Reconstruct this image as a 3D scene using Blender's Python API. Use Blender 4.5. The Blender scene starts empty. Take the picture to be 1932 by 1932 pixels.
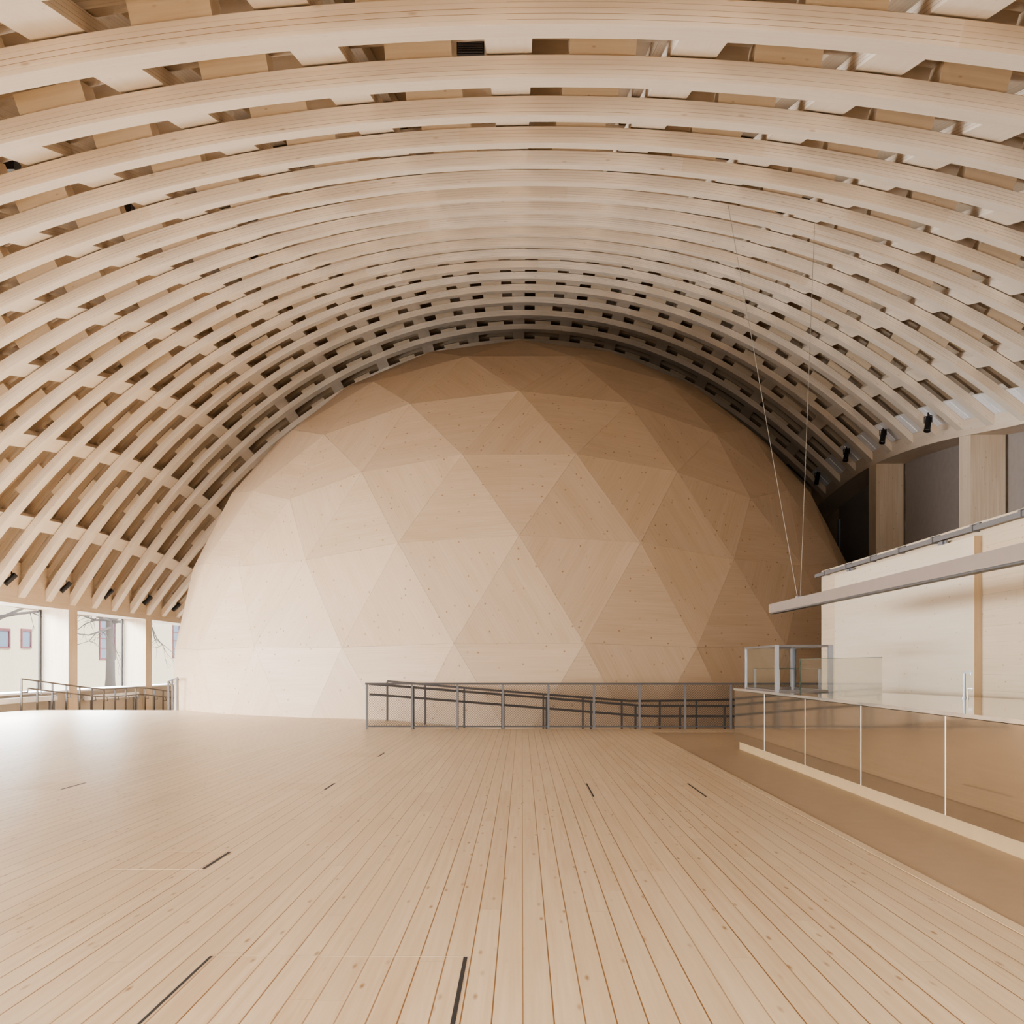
import bpy, math, random
from mathutils import Vector, Matrix, noise
random.seed(7)
scn = bpy.context.scene
col = scn.collection
F = 1801.0            # focal length in pixels of the 1932 px frame
HC = 1.257            # eye height
YAW = 19.0 / 1801.0
HOR = 1254.0

# ------------------------------------------------------------------ helpers
def ray(px, py):
    u = (px - 966) / F; v = (HOR - py) / F
    return Vector((u*math.cos(YAW) - math.sin(YAW), u*math.sin(YAW) + math.cos(YAW), v))
def at(px, py, Y):
    d = ray(px, py); t = Y / d.y
    return Vector((0, 0, HC)) + d*t
def ground(px, py, z=0.0):
    d = ray(px, py); t = (z - HC) / d.z
    return Vector((0, 0, HC)) + d*t

WORLD = {}
def tag(o, label=None, cat=None, group=None, kind=None):
    if label:
        o['label'] = label
        if cat and not kind: o['kind'] = 'thing'
    if cat: o['category'] = cat
    if group: o['group'] = group
    if kind: o['kind'] = kind
    return o
def empty(name, loc, label=None, cat=None, group=None):
    o = bpy.data.objects.new(name, None); col.objects.link(o)
    o.empty_display_size = 0.1
    o.location = loc; WORLD[o.name] = Vector(loc)
    return tag(o, label, cat, group)

class MB:
    def __init__(s): s.v = []; s.f = []; s.uv = []; s.smooth = False; s.mi = {}
    def face(s, pts, uvs=None):
        b = len(s.v); s.v += [Vector(p) for p in pts]
        s.f.append(list(range(b, b+len(pts))))
        s.uv.append(uvs or [(0, 0)]*len(pts))
    def box(s, x0, x1, y0, y1, z0, z1, rot=None, org=None):
        d = [x1-x0, y1-y0, z1-z0]
        L = max(range(3), key=lambda i: d[i])
        def T(p):
            p = Vector(p)
            if rot is not None: p = rot @ p
            if org is not None: p = p + Vector(org)
            return p
        c = [(x, y, z) for x in (x0, x1) for y in (y0, y1) for z in (z0, z1)]
        for idx, ax in (((0,1,3,2),0), ((4,6,7,5),0), ((0,4,5,1),1), ((2,3,7,6),1), ((0,2,6,4),2), ((1,5,7,3),2)):
            oth = [i for i in range(3) if i != ax]
            ua = L if L != ax else oth[0]
            va = [i for i in oth if i != ua][0]
            s.face([T(c[i]) for i in idx], [(c[i][ua], c[i][va]) for i in idx])
    def bar(s, a, b, w, h=None, up=(0, 0, 1)):
        a = Vector(a); b = Vector(b); h = h or w
        d = b - a; L = d.length
        if L < 1e-6: return
        d.normalize(); up = Vector(up)
        if abs(d.dot(up)) > 0.98: up = Vector((0, 1, 0))
        x = d.cross(up).normalized(); z = x.cross(d).normalized()
        q = [a + x*i*w/2 + z*j*h/2 for i, j in ((-1,-1),(1,-1),(1,1),(-1,1))]
        r = [p + d*L for p in q]
        for i in range(4):
            k = (i+1) % 4
            s.face([q[i], q[k], r[k], r[i]], [(0, i*w), (0, i*w+w), (L, i*w+w), (L, i*w)])
        s.face(q[::-1]); s.face(r)
    def tube(s, pts, rad, n=8, cap=True):
        pts = [Vector(p) for p in pts]
        if not isinstance(rad, (list, tuple)): rad = [rad]*len(pts)
        rings = []; prev = None; L = 0
        for i, p in enumerate(pts):
            d = (pts[min(i+1, len(pts)-1)] - pts[max(i-1, 0)]).normalized()
            if prev is None:
                up = Vector((0, 0, 1)) if abs(d.z) < .9 else Vector((1, 0, 0))
                x = d.cross(up).normalized()
            else:
                x = (prev - d*prev.dot(d)).normalized()
            prev = x; y = d.cross(x)
            rings.append([p + (x*math.cos(2*math.pi*k/n) + y*math.sin(2*math.pi*k/n))*rad[i] for k in range(n)])
        for i in range(len(rings)-1):
            l2 = L + (pts[i+1]-pts[i]).length
            for k in range(n):
                m = (k+1) % n; c = 2*math.pi*rad[i]/n
                s.face([rings[i][k], rings[i][m], rings[i+1][m], rings[i+1][k]],
                       [(L, k*c), (L, k*c+c), (l2, k*c+c), (l2, k*c)])
            L = l2
        if cap:
            s.face(rings[0][::-1]); s.face(rings[-1])
    def loft(s, secs, cap=True, vstart=0.0, plainfaces=()):
        # secs: list of closed 4-gons, uv u along, v around
        L = 0
        for i in range(len(secs)-1):
            A, B = secs[i], secs[i+1]; n = len(A)
            l2 = L + (B[0]-A[0]).length
            V = vstart
            for k in range(n):
                m = (k+1) % n; w = (A[m]-A[k]).length
                if k in plainfaces: s.mi[len(s.f)] = 1
                s.face([A[k], A[m], B[m], B[k]], [(L, V), (L, V+w), (l2, V+w), (l2, V)])
                V += w
            L = l2
        if cap:
            for S, rev in ((secs[0], True), (secs[-1], False)):
                w = (S[1]-S[0]).length; h = (S[2]-S[1]).length
                s.face(S[::-1] if rev else S, [(0,0),(w,0),(w,h),(0,h)])
    def build(s, name, mat, parent=None, origin=None, merge=False, mat2=None):
        if parent is not None: org = WORLD[parent.name]
        elif origin is not None: org = Vector(origin)
        else:
            xs = [p.x for p in s.v]; ys = [p.y for p in s.v]; zs = [p.z for p in s.v]
            org = Vector(((min(xs)+max(xs))/2, (min(ys)+max(ys))/2, min(zs)))
        me = bpy.data.meshes.new(name)
        me.from_pydata([tuple(p - org) for p in s.v], [], s.f)
        ul = me.uv_layers.new(name='UVMap')
        flat = [c for f in s.uv for uv in f for c in uv]
        ul.data.foreach_set('uv', flat)
        if s.smooth:
            me.polygons.foreach_set('use_smooth', [True]*len(me.polygons))
        me.materials.append(mat)
        if mat2:
            me.materials.append(mat2)
            for i_, v_ in s.mi.items(): me.polygons[i_].material_index = v_
        if merge or s.smooth:
            import bmesh
            bm = bmesh.new(); bm.from_mesh(me)
            bmesh.ops.remove_doubles(bm, verts=bm.verts, dist=1e-5)
            bmesh.ops.recalc_face_normals(bm, faces=bm.faces)
            bm.to_mesh(me); bm.free()
        me.update()
        o = bpy.data.objects.new(name, me); col.objects.link(o)
        if parent is not None:
            o.parent = parent; WORLD[o.name] = org.copy()
        else:
            o.location = org; WORLD[o.name] = org.copy()
        return o

ORD = ['zeroth','first','second','third','fourth','fifth','sixth','seventh','eighth','ninth','tenth','eleventh','twelfth',
       'thirteenth','fourteenth','fifteenth','sixteenth','seventeenth','eighteenth','nineteenth','twentieth','twenty-first',
       'twenty-second','twenty-third','twenty-fourth','twenty-fifth']

# ------------------------------------------------------------------ materials
def newmat(name):
    m = bpy.data.materials.new(name); m.use_nodes = True
    nt = m.node_tree; nt.nodes.clear()
    out = nt.nodes.new('ShaderNodeOutputMaterial')
    b = nt.nodes.new('ShaderNodeBsdfPrincipled')
    nt.links.new(b.outputs[0], out.inputs[0])
    return m, nt, b
def math_node(nt, op, a, b=None, c=None):
    n = nt.nodes.new('ShaderNodeMath'); n.operation = op
    for i, x in enumerate((a, b, c)):
        if x is None: continue
        if isinstance(x, (int, float)): n.inputs[i].default_value = x
        else: nt.links.new(x, n.inputs[i])
    return n.outputs[0]
def mixc(nt, fac, a, b, mode='MIX'):
    n = nt.nodes.new('ShaderNodeMix'); n.data_type = 'RGBA'; n.blend_type = mode
    for sock, x in ((n.inputs[0], fac), (n.inputs[6], a), (n.inputs[7], b)):
        if isinstance(x, (int, float)): sock.default_value = x
        elif isinstance(x, tuple): sock.default_value = (*x, 1)
        else: nt.links.new(x, sock)
    return n.outputs[2]
def comb(nt, x, y, z=0.0):
    n = nt.nodes.new('ShaderNodeCombineXYZ')
    for i, s in enumerate((x, y, z)):
        if isinstance(s, (int, float)): n.inputs[i].default_value = s
        else: nt.links.new(s, n.inputs[i])
    return n.outputs[0]
def noise_tex(nt, vec, scale, detail=3.0, rough=.55):
    n = nt.nodes.new('ShaderNodeTexNoise'); n.inputs['Scale'].default_value = scale
    n.inputs['Detail'].default_value = detail; n.inputs['Roughness'].default_value = rough
    nt.links.new(vec, n.inputs['Vector']); return n.outputs['Fac']
def ramp(nt, fac, lo, hi, a=0.0, b=1.0):
    n = nt.nodes.new('ShaderNodeMapRange'); n.inputs[1].default_value = lo; n.inputs[2].default_value = hi
    n.inputs[3].default_value = a; n.inputs[4].default_value = b
    nt.links.new(fac, n.inputs[0]); return n.outputs[0]
def white(nt, vec):
    n = nt.nodes.new('ShaderNodeTexWhiteNoise'); n.noise_dimensions = '3D'
    nt.links.new(vec, n.inputs['Vector']); return n.outputs['Value']

def wood(name, base, dark, mode='uv', lam=0.0, lam_dark=.25, plank=0.0, plank_len=4.0, line=0.004, line_dark=.55,
         knots=.5, knot_scale=(1.6, 5.0), rough=.5, grain=.35, swap=False, pvar=.10, patch=0.0, spec=.4, ksize=.075):
    m, nt, b = newmat(name)
    if mode == 'uv':
        t = nt.nodes.new('ShaderNodeTexCoord'); src = t.outputs['UV']
    else:
        t = nt.nodes.new('ShaderNodeNewGeometry'); src = t.outputs['Position']
    sp = nt.nodes.new('ShaderNodeSeparateXYZ'); nt.links.new(src, sp.inputs[0])
    u, v, w = sp.outputs[0], sp.outputs[1], sp.outputs[2]
    if mode == 'floor': u, v = v, u           # boards run along Y
    if mode == 'wall': u, v = v, w            # boards run along Y, stacked in Z
    oi = nt.nodes.new('ShaderNodeObjectInfo')
    rnd = oi.outputs['Random'] if mode == 'uv' else 0.0
    off = math_node(nt, 'MULTIPLY', rnd, 37.0) if mode == 'uv' else 0.0
    u2 = math_node(nt, 'ADD', u, off)
    pid = None
    if plank > 0:
        pv = math_node(nt, 'DIVIDE', v, plank); pf = math_node(nt, 'FLOOR', pv); fr = math_node(nt, 'FRACT', pv)
        r1 = white(nt, comb(nt, pf, 3.1, 7.7))
        pu = math_node(nt, 'ADD', math_node(nt, 'DIVIDE', u2, plank_len), math_node(nt, 'MULTIPLY', r1, 9.0))
        pl = math_node(nt, 'FLOOR', pu)
        pid = white(nt, comb(nt, pf, pl, 1.3))
        shift = math_node(nt, 'MULTIPLY', pid, 60.0)
        u2 = math_node(nt, 'ADD', u2, shift)
    g1 = noise_tex(nt, comb(nt, math_node(nt, 'MULTIPLY', u2, .9), math_node(nt, 'MULTIPLY', v, 34.0), off), 1.0, 4.0, .6)
    g2 = noise_tex(nt, comb(nt, math_node(nt, 'MULTIPLY', u2, .35), math_node(nt, 'MULTIPLY', v, 3.0), off), 1.0, 3.0, .6)
    f = math_node(nt, 'ADD', math_node(nt, 'MULTIPLY', ramp(nt, g1, .35, .75), grain), math_node(nt, 'MULTIPLY', ramp(nt, g2, .4, .75), grain*.8))
    c = mixc(nt, f, base, dark)
    if pid is not None:
        c = mixc(nt, math_node(nt, 'MULTIPLY', pid, pvar*2), c, tuple(x*.72 for x in base), 'MIX')
    if knots > 0:
        vn = nt.nodes.new('ShaderNodeTexVoronoi'); vn.feature = 'F1'; vn.voronoi_dimensions = '2D'; vn.inputs['Scale'].default_value = 1.0
        nt.links.new(comb(nt, math_node(nt, 'MULTIPLY', u2, knot_scale[0]), math_node(nt, 'MULTIPLY', v, knot_scale[1]), off), vn.inputs['Vector'])
        kk = ramp(nt, vn.outputs['Distance'], .02, ksize, 1.0, 0.0)
        kc = white(nt, vn.outputs['Position'])
        kk = math_node(nt, 'MULTIPLY', math_node(nt, 'MULTIPLY', kk, ramp(nt, kc, .35, .9)), knots)
        c = mixc(nt, kk, c, (dark[0]*.55, dark[1]*.42, dark[2]*.3))
    if lam > 0:
        lv = math_node(nt, 'DIVIDE', v, lam); lf = math_node(nt, 'FLOOR', lv); fr2 = math_node(nt, 'FRACT', lv)
        rr = white(nt, comb(nt, lf, math_node(nt, 'FLOOR', math_node(nt, 'DIVIDE', u2, 5.0)), off))
        ln = math_node(nt, 'LESS_THAN', fr2, .09)
        c = mixc(nt, math_node(nt, 'MULTIPLY', ln, math_node(nt, 'MULTIPLY', math_node(nt, 'ADD', rr, .35), lam_dark)), c, (dark[0]*.5, dark[1]*.4, dark[2]*.3))
    if patch > 0:
        pp = white(nt, comb(nt, math_node(nt, 'FLOOR', math_node(nt, 'DIVIDE', u2, 3.7)), off, 2.0))
        c = mixc(nt, math_node(nt, 'MULTIPLY', ramp(nt, pp, .55, 1.0), patch), c, (dark[0], dark[1]*.95, dark[2]*.85))
    if plank > 0:
        e = line/plank
        l1 = math_node(nt, 'LESS_THAN', fr, e)
        tone = math_node(nt, 'MULTIPLY', math_node(nt, 'ADD', math_node(nt, 'MULTIPLY', r1, .5), .5), line_dark)
        c = mixc(nt, math_node(nt, 'MULTIPLY', l1, tone), c, (dark[0]*.42, dark[1]*.28, dark[2]*.15))
        ef = math_node(nt, 'LESS_THAN', math_node(nt, 'FRACT', pu), .0025/plank_len)
        c = mixc(nt, math_node(nt, 'MULTIPLY', ef, .5), c, (dark[0]*.4, dark[1]*.3, dark[2]*.18))
    nt.links.new(c, b.inputs['Base Color'])
    b.inputs['Roughness'].default_value = rough
    b.inputs['Specular IOR Level'].default_value = spec
    return m
def plain(name, c, rough=.5, metal=0.0, spec=.5, bump=0.0):
    m, nt, b = newmat(name)
    t = nt.nodes.new('ShaderNodeNewGeometry')
    n = noise_tex(nt, t.outputs['Position'], 6.0, 3.0)
    cc = mixc(nt, ramp(nt, n, .3, .7), tuple(x*.96 for x in c), tuple(min(1, x*1.04) for x in c))
    nt.links.new(cc, b.inputs['Base Color'])
    b.inputs['Roughness'].default_value = rough; b.inputs['Metallic'].default_value = metal
    b.inputs['Specular IOR Level'].default_value = spec
    return m
def glass(name, tint=(.97, .985, .98), refl=.08):
    m, nt, b = newmat(name)
    nt.nodes.remove(b)
    out = [n for n in nt.nodes if n.type == 'OUTPUT_MATERIAL'][0]
    tr = nt.nodes.new('ShaderNodeBsdfTransparent'); tr.inputs[0].default_value = (*tint, 1)
    gl = nt.nodes.new('ShaderNodeBsdfGlossy'); gl.inputs['Roughness'].default_value = .02
    lw = nt.nodes.new('ShaderNodeFresnel'); lw.inputs[0].default_value = 1.3
    mx = nt.nodes.new('ShaderNodeMixShader')
    nt.links.new(math_node(nt, 'MULTIPLY', lw.outputs[0], refl*10), mx.inputs[0])
    nt.links.new(tr.outputs[0], mx.inputs[1]); nt.links.new(gl.outputs[0], mx.inputs[2])
    nt.links.new(mx.outputs[0], out.inputs[0])
    return m

BASE = (.79, .69, .58); DARK = (.64, .515, .385)
M_arch = wood('arch wood', BASE, DARK, lam=.036, lam_dark=.75, knots=.5, grain=.5, patch=.4, rough=.55)
M_soffit = wood('soffit wood', (.79, .705, .60), (.68, .565, .435), knots=.3, knot_scale=(2.2, 7.0), grain=.35, rough=.5)
M_purl = wood('board wood', BASE, DARK, lam=.036, lam_dark=.8, knots=.3, grain=.4, rough=.55)
M_block = wood('block wood', (.71, .58, .43), (.57, .44, .30), knots=.5, knot_scale=(3, 6), grain=.5)
M_dome = wood('dome wood', (.60, .45, .315), (.50, .355, .22), knots=1.0, knot_scale=(2.6, 3.6), grain=.6, rough=.5, patch=.15, ksize=.085)
M_domeback = plain('dome joint', (.36, .25, .15), .7)
M_floor = wood('floor boards', (.72, .575, .40), (.585, .425, .255), mode='floor', plank=.1103, plank_len=4.6, line=.0056, line_dark=1.15,
               knots=1.0, knot_scale=(2.2, 8.0), ksize=.10, grain=.65, rough=.36, pvar=.12, spec=.5)
M_lid = wood('lid boards', (.72, .575, .40), (.57, .40, .235), mode='floor', plank=.1103, plank_len=4.6, line=.0056, line_dark=1.15,
             knots=1.0, knot_scale=(2.2, 8.0), ksize=.10, grain=.7, rough=.38, pvar=.12, spec=.5)
M_beam = wood('beam wood', (.74, .64, .53), (.60, .47, .34), knots=.5, knot_scale=(1.2, 4.0), grain=.5, rough=.55)
M_column = wood('column wood', (.74, .64, .52), (.58, .44, .30), knots=.7, knot_scale=(3.0, 5.0), grain=.6, rough=.5)
M_wall = wood('wall boards', (.60, .48, .345), (.47, .34, .21), mode='wall', plank=.19, plank_len=7.0, line=.003, line_dark=.5,
              knots=.9, knot_scale=(3.0, 6.0), grain=.4, rough=.45, pvar=.10)
M_door = wood('door wood', (.64, .54, .415), (.54, .425, .295), mode='wall', plank=40, plank_len=40, line=.0001, line_dark=0,
              knots=.7, knot_scale=(3.0, 6.0), grain=.35, rough=.45, pvar=0)
M_sill = wood('sill boards', (.56, .51, .45), (.44, .39, .33), mode='floor', plank=.28, plank_len=50, line=.006, line_dark=.5, knots=.9,
              knot_scale=(2.0, 4.0), grain=.5, rough=.6)
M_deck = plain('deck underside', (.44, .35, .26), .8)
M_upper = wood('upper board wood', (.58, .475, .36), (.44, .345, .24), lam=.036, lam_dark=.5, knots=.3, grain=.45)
M_path = plain('path linoleum', (.42, .31, .20), .42, spec=.45)
M_bronze, nt, b = newmat('bronze panel')
t = nt.nodes.new('ShaderNodeNewGeometry')
wv = noise_tex(nt, t.outputs['Position'], 1.3, 1.0)
nt.links.new(mixc(nt, wv, (.49, .395, .285), (.54, .44, .325)), b.inputs['Base Color'])
b.inputs['Metallic'].default_value = .9; b.inputs['Roughness'].default_value = .055
bp = nt.nodes.new('ShaderNodeBump'); bp.inputs['Strength'].default_value = .08; bp.inputs['Distance'].default_value = .02
nt.links.new(noise_tex(nt, t.outputs['Position'], .9, 1.0), bp.inputs['Height']); nt.links.new(bp.outputs[0], b.inputs['Normal'])
M_top = plain('counter top metal', (.72, .64, .53), .06, .75)
M_plinth = plain('plinth paint', (.36, .245, .125), .5)
M_joint = plain('pale joint', (.90, .86, .78), .35, .3)
M_rail = plain('rail steel', (.085, .075, .07), .55, .0, spec=.3)
M_raill = plain('pale rail steel', (.15, .14, .138), .5, .0, spec=.3)
M_wiremesh = plain('mesh wire', (.055, .048, .043), .6)
M_chrome = plain('brushed aluminium', (.30, .31, .34), .35, .6)
M_frame = plain('frame metal', (.16, .145, .14), .35, .5)
M_darkmetal = plain('dark strip', (.08, .08, .08), .4, .3)
M_black = plain('black lamp paint', (.018, .017, .018), .45)
M_white = plain('white paint', (.86, .86, .88), .5)
M_plate = plain('white steel plate', (.80, .78, .76), .5)
M_screen = plain('dark grey screen', (.34, .305, .28), .85, spec=.2)
M_edge = plain('pale blue edge', (.35, .40, .46), .5)
M_pend = plain('pendant bronze', (.235, .185, .155), .45, .15)
M_dedge = wood('door edge wood', (.46, .33, .20), (.36, .24, .13), knots=.3)
M_pipe = plain('grey pipe', (.16, .15, .148), .5, .1)
M_wire = plain('steel wire', (.34, .29, .24), .5, .2)
M_slot = plain('dark slot', (.03, .026, .024), .8)
M_rim = plain('thin rim', (.50, .39, .28), .5)
M_mull = plain('dark window frame', (.035, .035, .04), .5)
M_glass = glass('window glass', (.98, .985, .985), .06)
M_case = glass('display glass', (.965, .98, .97), .035)
M_gedge = plain('green glass edge', (.05, .085, .06), .3, spec=.2)
M_fac = plain('pale plaster facade', (.80, .70, .52), .9)
M_red = plain('red window frame', (.27, .10, .11), .6)
M_pane = plain('bluish pane', (.20, .26, .35), .3)
M_bark = plain('grey bark', (.15, .135, .13), .9)
M_ground = plain('paved ground', (.52, .51, .49), .9)
M_yellow = plain('yellow sticker', (.85, .75, .05), .6)

# ------------------------------------------------------------------ roof surface
CO = [((0, 0), 9.80867), ((0, 1), 5.50614), ((0, 2), -2.71965), ((0, 3), -1.86264), ((0, 4), -0.436534), ((0, 5), 0.00695402), ((1, 0), 1.269), ((1, 1), 0.427619), ((1, 2), 0.539256), ((1, 3), 0.244014), ((1, 4), -0.389147), ((1, 5), 0.0307989), ((2, 0), -4.90522), ((2, 1), -1.56883), ((2, 2), -0.619351), ((2, 3), -1.4348), ((2, 4), -0.379652), ((2, 5), 0.637148), ((3, 0), 0.702807), ((3, 1), 0.284683), ((3, 2), -0.774641), ((3, 3), -2.12645), ((3, 4), 0.372629), ((3, 5), 1.10957), ((4, 0), -1.15347), ((4, 1), -1.4537), ((4, 2), 0.541412), ((4, 3), 1.80956), ((4, 4), 1.18395), ((5, 0), -0.194364), ((5, 1), 0.96148), ((5, 2), -0.342449), ((5, 3), -0.588353), ((6, 0), 0.224308), ((6, 1), -0.484097), ((6, 2), 1.03555)]
def zs(x, y):
    X = (x+1.65)/12.6; T = (y-22)/20
    s = 0.0
    for (i, j), c in CO: s += c * X**i * T**j
    return s + HC
def frame(x, y):
    e = .02
    zx = (zs(x+e, y)-zs(x-e, y))/(2*e); zy = (zs(x, y+e)-zs(x, y-e))/(2*e)
    n = Vector((-zx, -zy, 1)).normalized()
    tx = Vector((1, 0, zx)).normalized()
    ty = n.cross(tx).normalized()
    return Vector((x, y, zs(x, y))), n, tx, ty
AY = lambda k: (2.89 + .83*k)*1.85
XL, XR = -14.247, 10.947
H, W = .178, .372
PJ = [-.115 + 1.625*j for j in range(-8, 7)]
def arch_secs(k, o0, o1, w=W, x0=XL, x1=XR, n=76, back=0.0):
    y = AY(k); S = []
    for i in range(n+1):
        x = x0 + (x1-x0)*i/n
        P, N, tx, ty = frame(x, y)
        P = P + ty*back
        q = [P + N*o0, P + N*o1, P + N*o1 + ty*w, P + N*o0 + ty*w]
        if i == 0 or i == n:
            q = [p + tx*((x-p.x)/tx.x) for p in q]
        S.append(q)
    # drop sections that the bevelled ends have overtaken
    def ok(q): return all(x0+.02 < p.x < x1-.02 for p in q)
    return [S[0]] + [q for q in S[1:-1] if ok(q)] + [S[-1]]
KS = list(range(0, 23))
for k in KS:
    mb = MB(); mb.loft(arch_secs(k, 0.0, -H), plainfaces=(1, 3))
    n_ = k + 1
    if k == -1: lab = 'curved laminated timber roof arch above the top edge of the view, nearest the camera'
    elif k == 0: lab = 'curved timber roof arch cut off by the top corners of the photo'
    else: lab = 'curved laminated timber roof arch, %s full arch counted down from the top edge' % ORD[k]
    if k == 1: lab = 'curved laminated timber roof arch along the top edge, biggest one fully seen'
    a = mb.build('roof_arch', M_arch, mat2=M_soffit)
    tag(a, lab, 'roof arch', 'curved arches of the vaulted timber roof')
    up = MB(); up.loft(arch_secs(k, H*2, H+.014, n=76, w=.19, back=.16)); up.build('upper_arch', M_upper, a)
    y = AY(k)
    for j in range(len(PJ)-1):
        xa, xb = PJ[j], PJ[j+1]
        g0, g1 = xa+.2, xb-.2
        f0, f1, bh = .27, .75, H-.004
        if k >= 18: f0, f1, bh = .30, .74, .115
        if k >= 13 and j <= 3: f0, f1, bh = .36, .72, .12
        b0, b1 = g0+(g1-g0)*f0, g0+(g1-g0)*f1
        S = []
        for i in range(4):
            x = b0 + (b1-b0)*i/3
            P, N, tx, ty = frame(x, y)
            S.append([P + N*bh+ty*.02, P + N*.001+ty*.02, P + N*.001 + ty*(W-.02), P + N*bh + ty*(W-.02)])
        mb = MB(); mb.loft(S); mb.build('spacer_block', M_block, a)
# lengthwise boards over the arches
YE0, YE1 = 2.6, 41.6
for j, xj in enumerate(PJ):
    def secs(o0, o1, n=60):
        S = []
        for i in range(n+1):
            y = YE0 + (YE1-YE0)*i/n
            P, N, tx, ty = frame(xj, y)
            S.append([P + N*o0 - tx*.2, P + N*o0 + tx*.2, P + N*o1 + tx*.2, P + N*o1 - tx*.2])
        return S
    jj = j - 8
    if jj == 0: lab = 'lengthwise timber board running over the arches along the crown of the roof'
    elif jj < 0: lab = 'lengthwise timber board over the roof arches, %s to the left of the crown board' % ORD[-jj]
    else: lab = 'lengthwise timber board over the roof arches, %s to the right of the crown board' % ORD[jj]
    mb = MB(); mb.loft(secs(.016, H-.002), plainfaces=(0, 2)); o = mb.build('roof_board', M_purl, mat2=M_soffit)
    tag(o, lab, 'roof board', 'lengthwise boards of the vaulted timber roof')
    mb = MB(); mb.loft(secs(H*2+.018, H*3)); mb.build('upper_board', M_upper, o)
# deck above
def sheet(off, name, mat, nx=80, ny=90, x0=XL-.5, x1=XR+.35, y0=-1.5, y1=45.5):
    mb = MB(); G = []
    for i in range(nx+1):
        r = []
        for j in range(ny+1):
            P, N, tx, ty = frame(x0+(x1-x0)*i/nx, y0+(y1-y0)*j/ny)
            r.append((P+N*off, P+N*(off+.12)))
        G.append(r)
    for i in range(nx):
        for j in range(ny):
            mb.face([G[i][j][0], G[i][j+1][0], G[i+1][j+1][0], G[i+1][j][0]])
            mb.face([G[i][j][1], G[i+1][j][1], G[i+1][j+1][1], G[i][j+1][1]])
    return tag(mb.build(name, mat), kind='structure')
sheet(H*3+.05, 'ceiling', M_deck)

# ------------------------------------------------------------------ dome
R = 11.2; DC = Vector((-.066, 32.50, HC - .0685*R)); NF = 5
def ico():
    lat = math.atan(.5)
    top = Vector((0, 0, 1)); bot = Vector((0, 0, -1))
    up = [Vector((math.cos(lat)*math.sin(math.radians(a)), -math.cos(lat)*math.cos(math.radians(a)), math.sin(lat))) for a in (-36, 36, 108, 180, 252)]
    lo = [Vector((math.cos(lat)*math.sin(math.radians(a)), -math.cos(lat)*math.cos(math.radians(a)), -math.sin(lat))) for a in (0, 72, 144, 216, 288)]
    T = []
    for i in range(5):
        j = (i+1) % 5
        T.append((top, up[i], up[j])); T.append((lo[i], up[j], up[i])); T.append((up[j], lo[i], lo[j])); T.append((bot, lo[j], lo[i]))
    return T
panels = []
for A, B, C in ico():
    P = {}
    for i in range(NF+1):
        for j in range(NF+1-i):
            P[i, j] = (A*(NF-i-j) + B*i + C*j).normalized()
    for i in range(NF):
        for j in range(NF-i):
            panels.append((P[i, j], P[i+1, j], P[i, j+1]))
            if i+j < NF-1: panels.append((P[i+1, j], P[i+1, j+1], P[i, j+1]))
dome = empty('dome', (DC.x, DC.y, -.85), 'huge faceted pale timber dome of triangular panels standing under the arched roof', 'dome')
EYE = Vector((0, 0, HC))
def panel_geo(mb, tri, edge, inset=.0022, th=.05):
    q = [DC + p*R for p in tri]
    c = (q[0]+q[1]+q[2])/3
    n = (q[1]-q[0]).cross(q[2]-q[0]).normalized()
    if n.dot(c-DC) < 0: q = [q[0], q[2], q[1]]; n = -n
    q = [p + (c-p).normalized()*inset*1.6 for p in q]
    if min(p.z for p in q) < -1.6: return False
    ed = (q[(edge+1) % 3]-q[edge]).normalized(); vv = n.cross(ed)
    uv = [((p-q[edge]).dot(ed), (p-q[edge]).dot(vv)) for p in q]
    mb.face(q, uv)
    qi = [p - n*th for p in q]
    for i in range(3):
        k = (i+1) % 3
        mb.face([q[k], q[i], qi[i], qi[k]], [(0, 0)]*4)
    return True
rest = MB(); inner = MB(); front = []
for tri in panels:
    q = [DC + p*R*.9955 for p in tri]
    if max(p.z for p in q) < -.9: continue
    nn = ((tri[0]+tri[1]+tri[2])/3)
    inner.face(q if (q[1]-q[0]).cross(q[2]-q[0]).dot(nn) > 0 else [q[0], q[2], q[1]])
    c = DC + nn.normalized()*R
    n = (tri[1]-tri[0]).cross(tri[2]-tri[0]).normalized()
    if n.dot(nn) < 0: n = -n
    facing = n.dot((EYE-c).normalized())
    # grain runs along one of the three edges; horizontal in every third panel
    hz = min(range(3), key=lambda i: abs(tri[(i+1) % 3].z - tri[i].z))
    r = random.random()
    edge = hz if r < .42 else ((hz+1) % 3 if r < .71 else (hz+2) % 3)
    if c.z < -.75: facing = -1
    front.append((facing, tri, edge))
front.sort(key=lambda t: -t[0])
npan = 0
for facing, tri, edge in front:
    if npan < 100 and facing > -.12:
        mb = MB()
        if panel_geo(mb, tri, edge): mb.build('dome_panel', M_dome, dome); npan += 1
    else:
        panel_geo(rest, tri, edge)
tag(rest.build('dome_panel', M_dome, dome), kind='stuff')
inner.build('inner_shell', M_domeback, dome)
p = at(1104.5, 1211.5, 21.9)
v = (p - EYE); a_ = v.dot(v); b_ = 2*v.dot(EYE-DC); c_ = (EYE-DC).dot(EYE-DC)-(R*.993)**2
tt = (-b_-math.sqrt(max(0, b_*b_-4*a_*c_)))/(2*a_); p = EYE + v*tt
mb = MB(); mb.box(p.x-.025, p.x+.03, p.y-.06, p.y+.06, p.z-.04, p.z+.035); tag(mb.build('sticker', M_yellow, dome), 'small yellow sticker')

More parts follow.
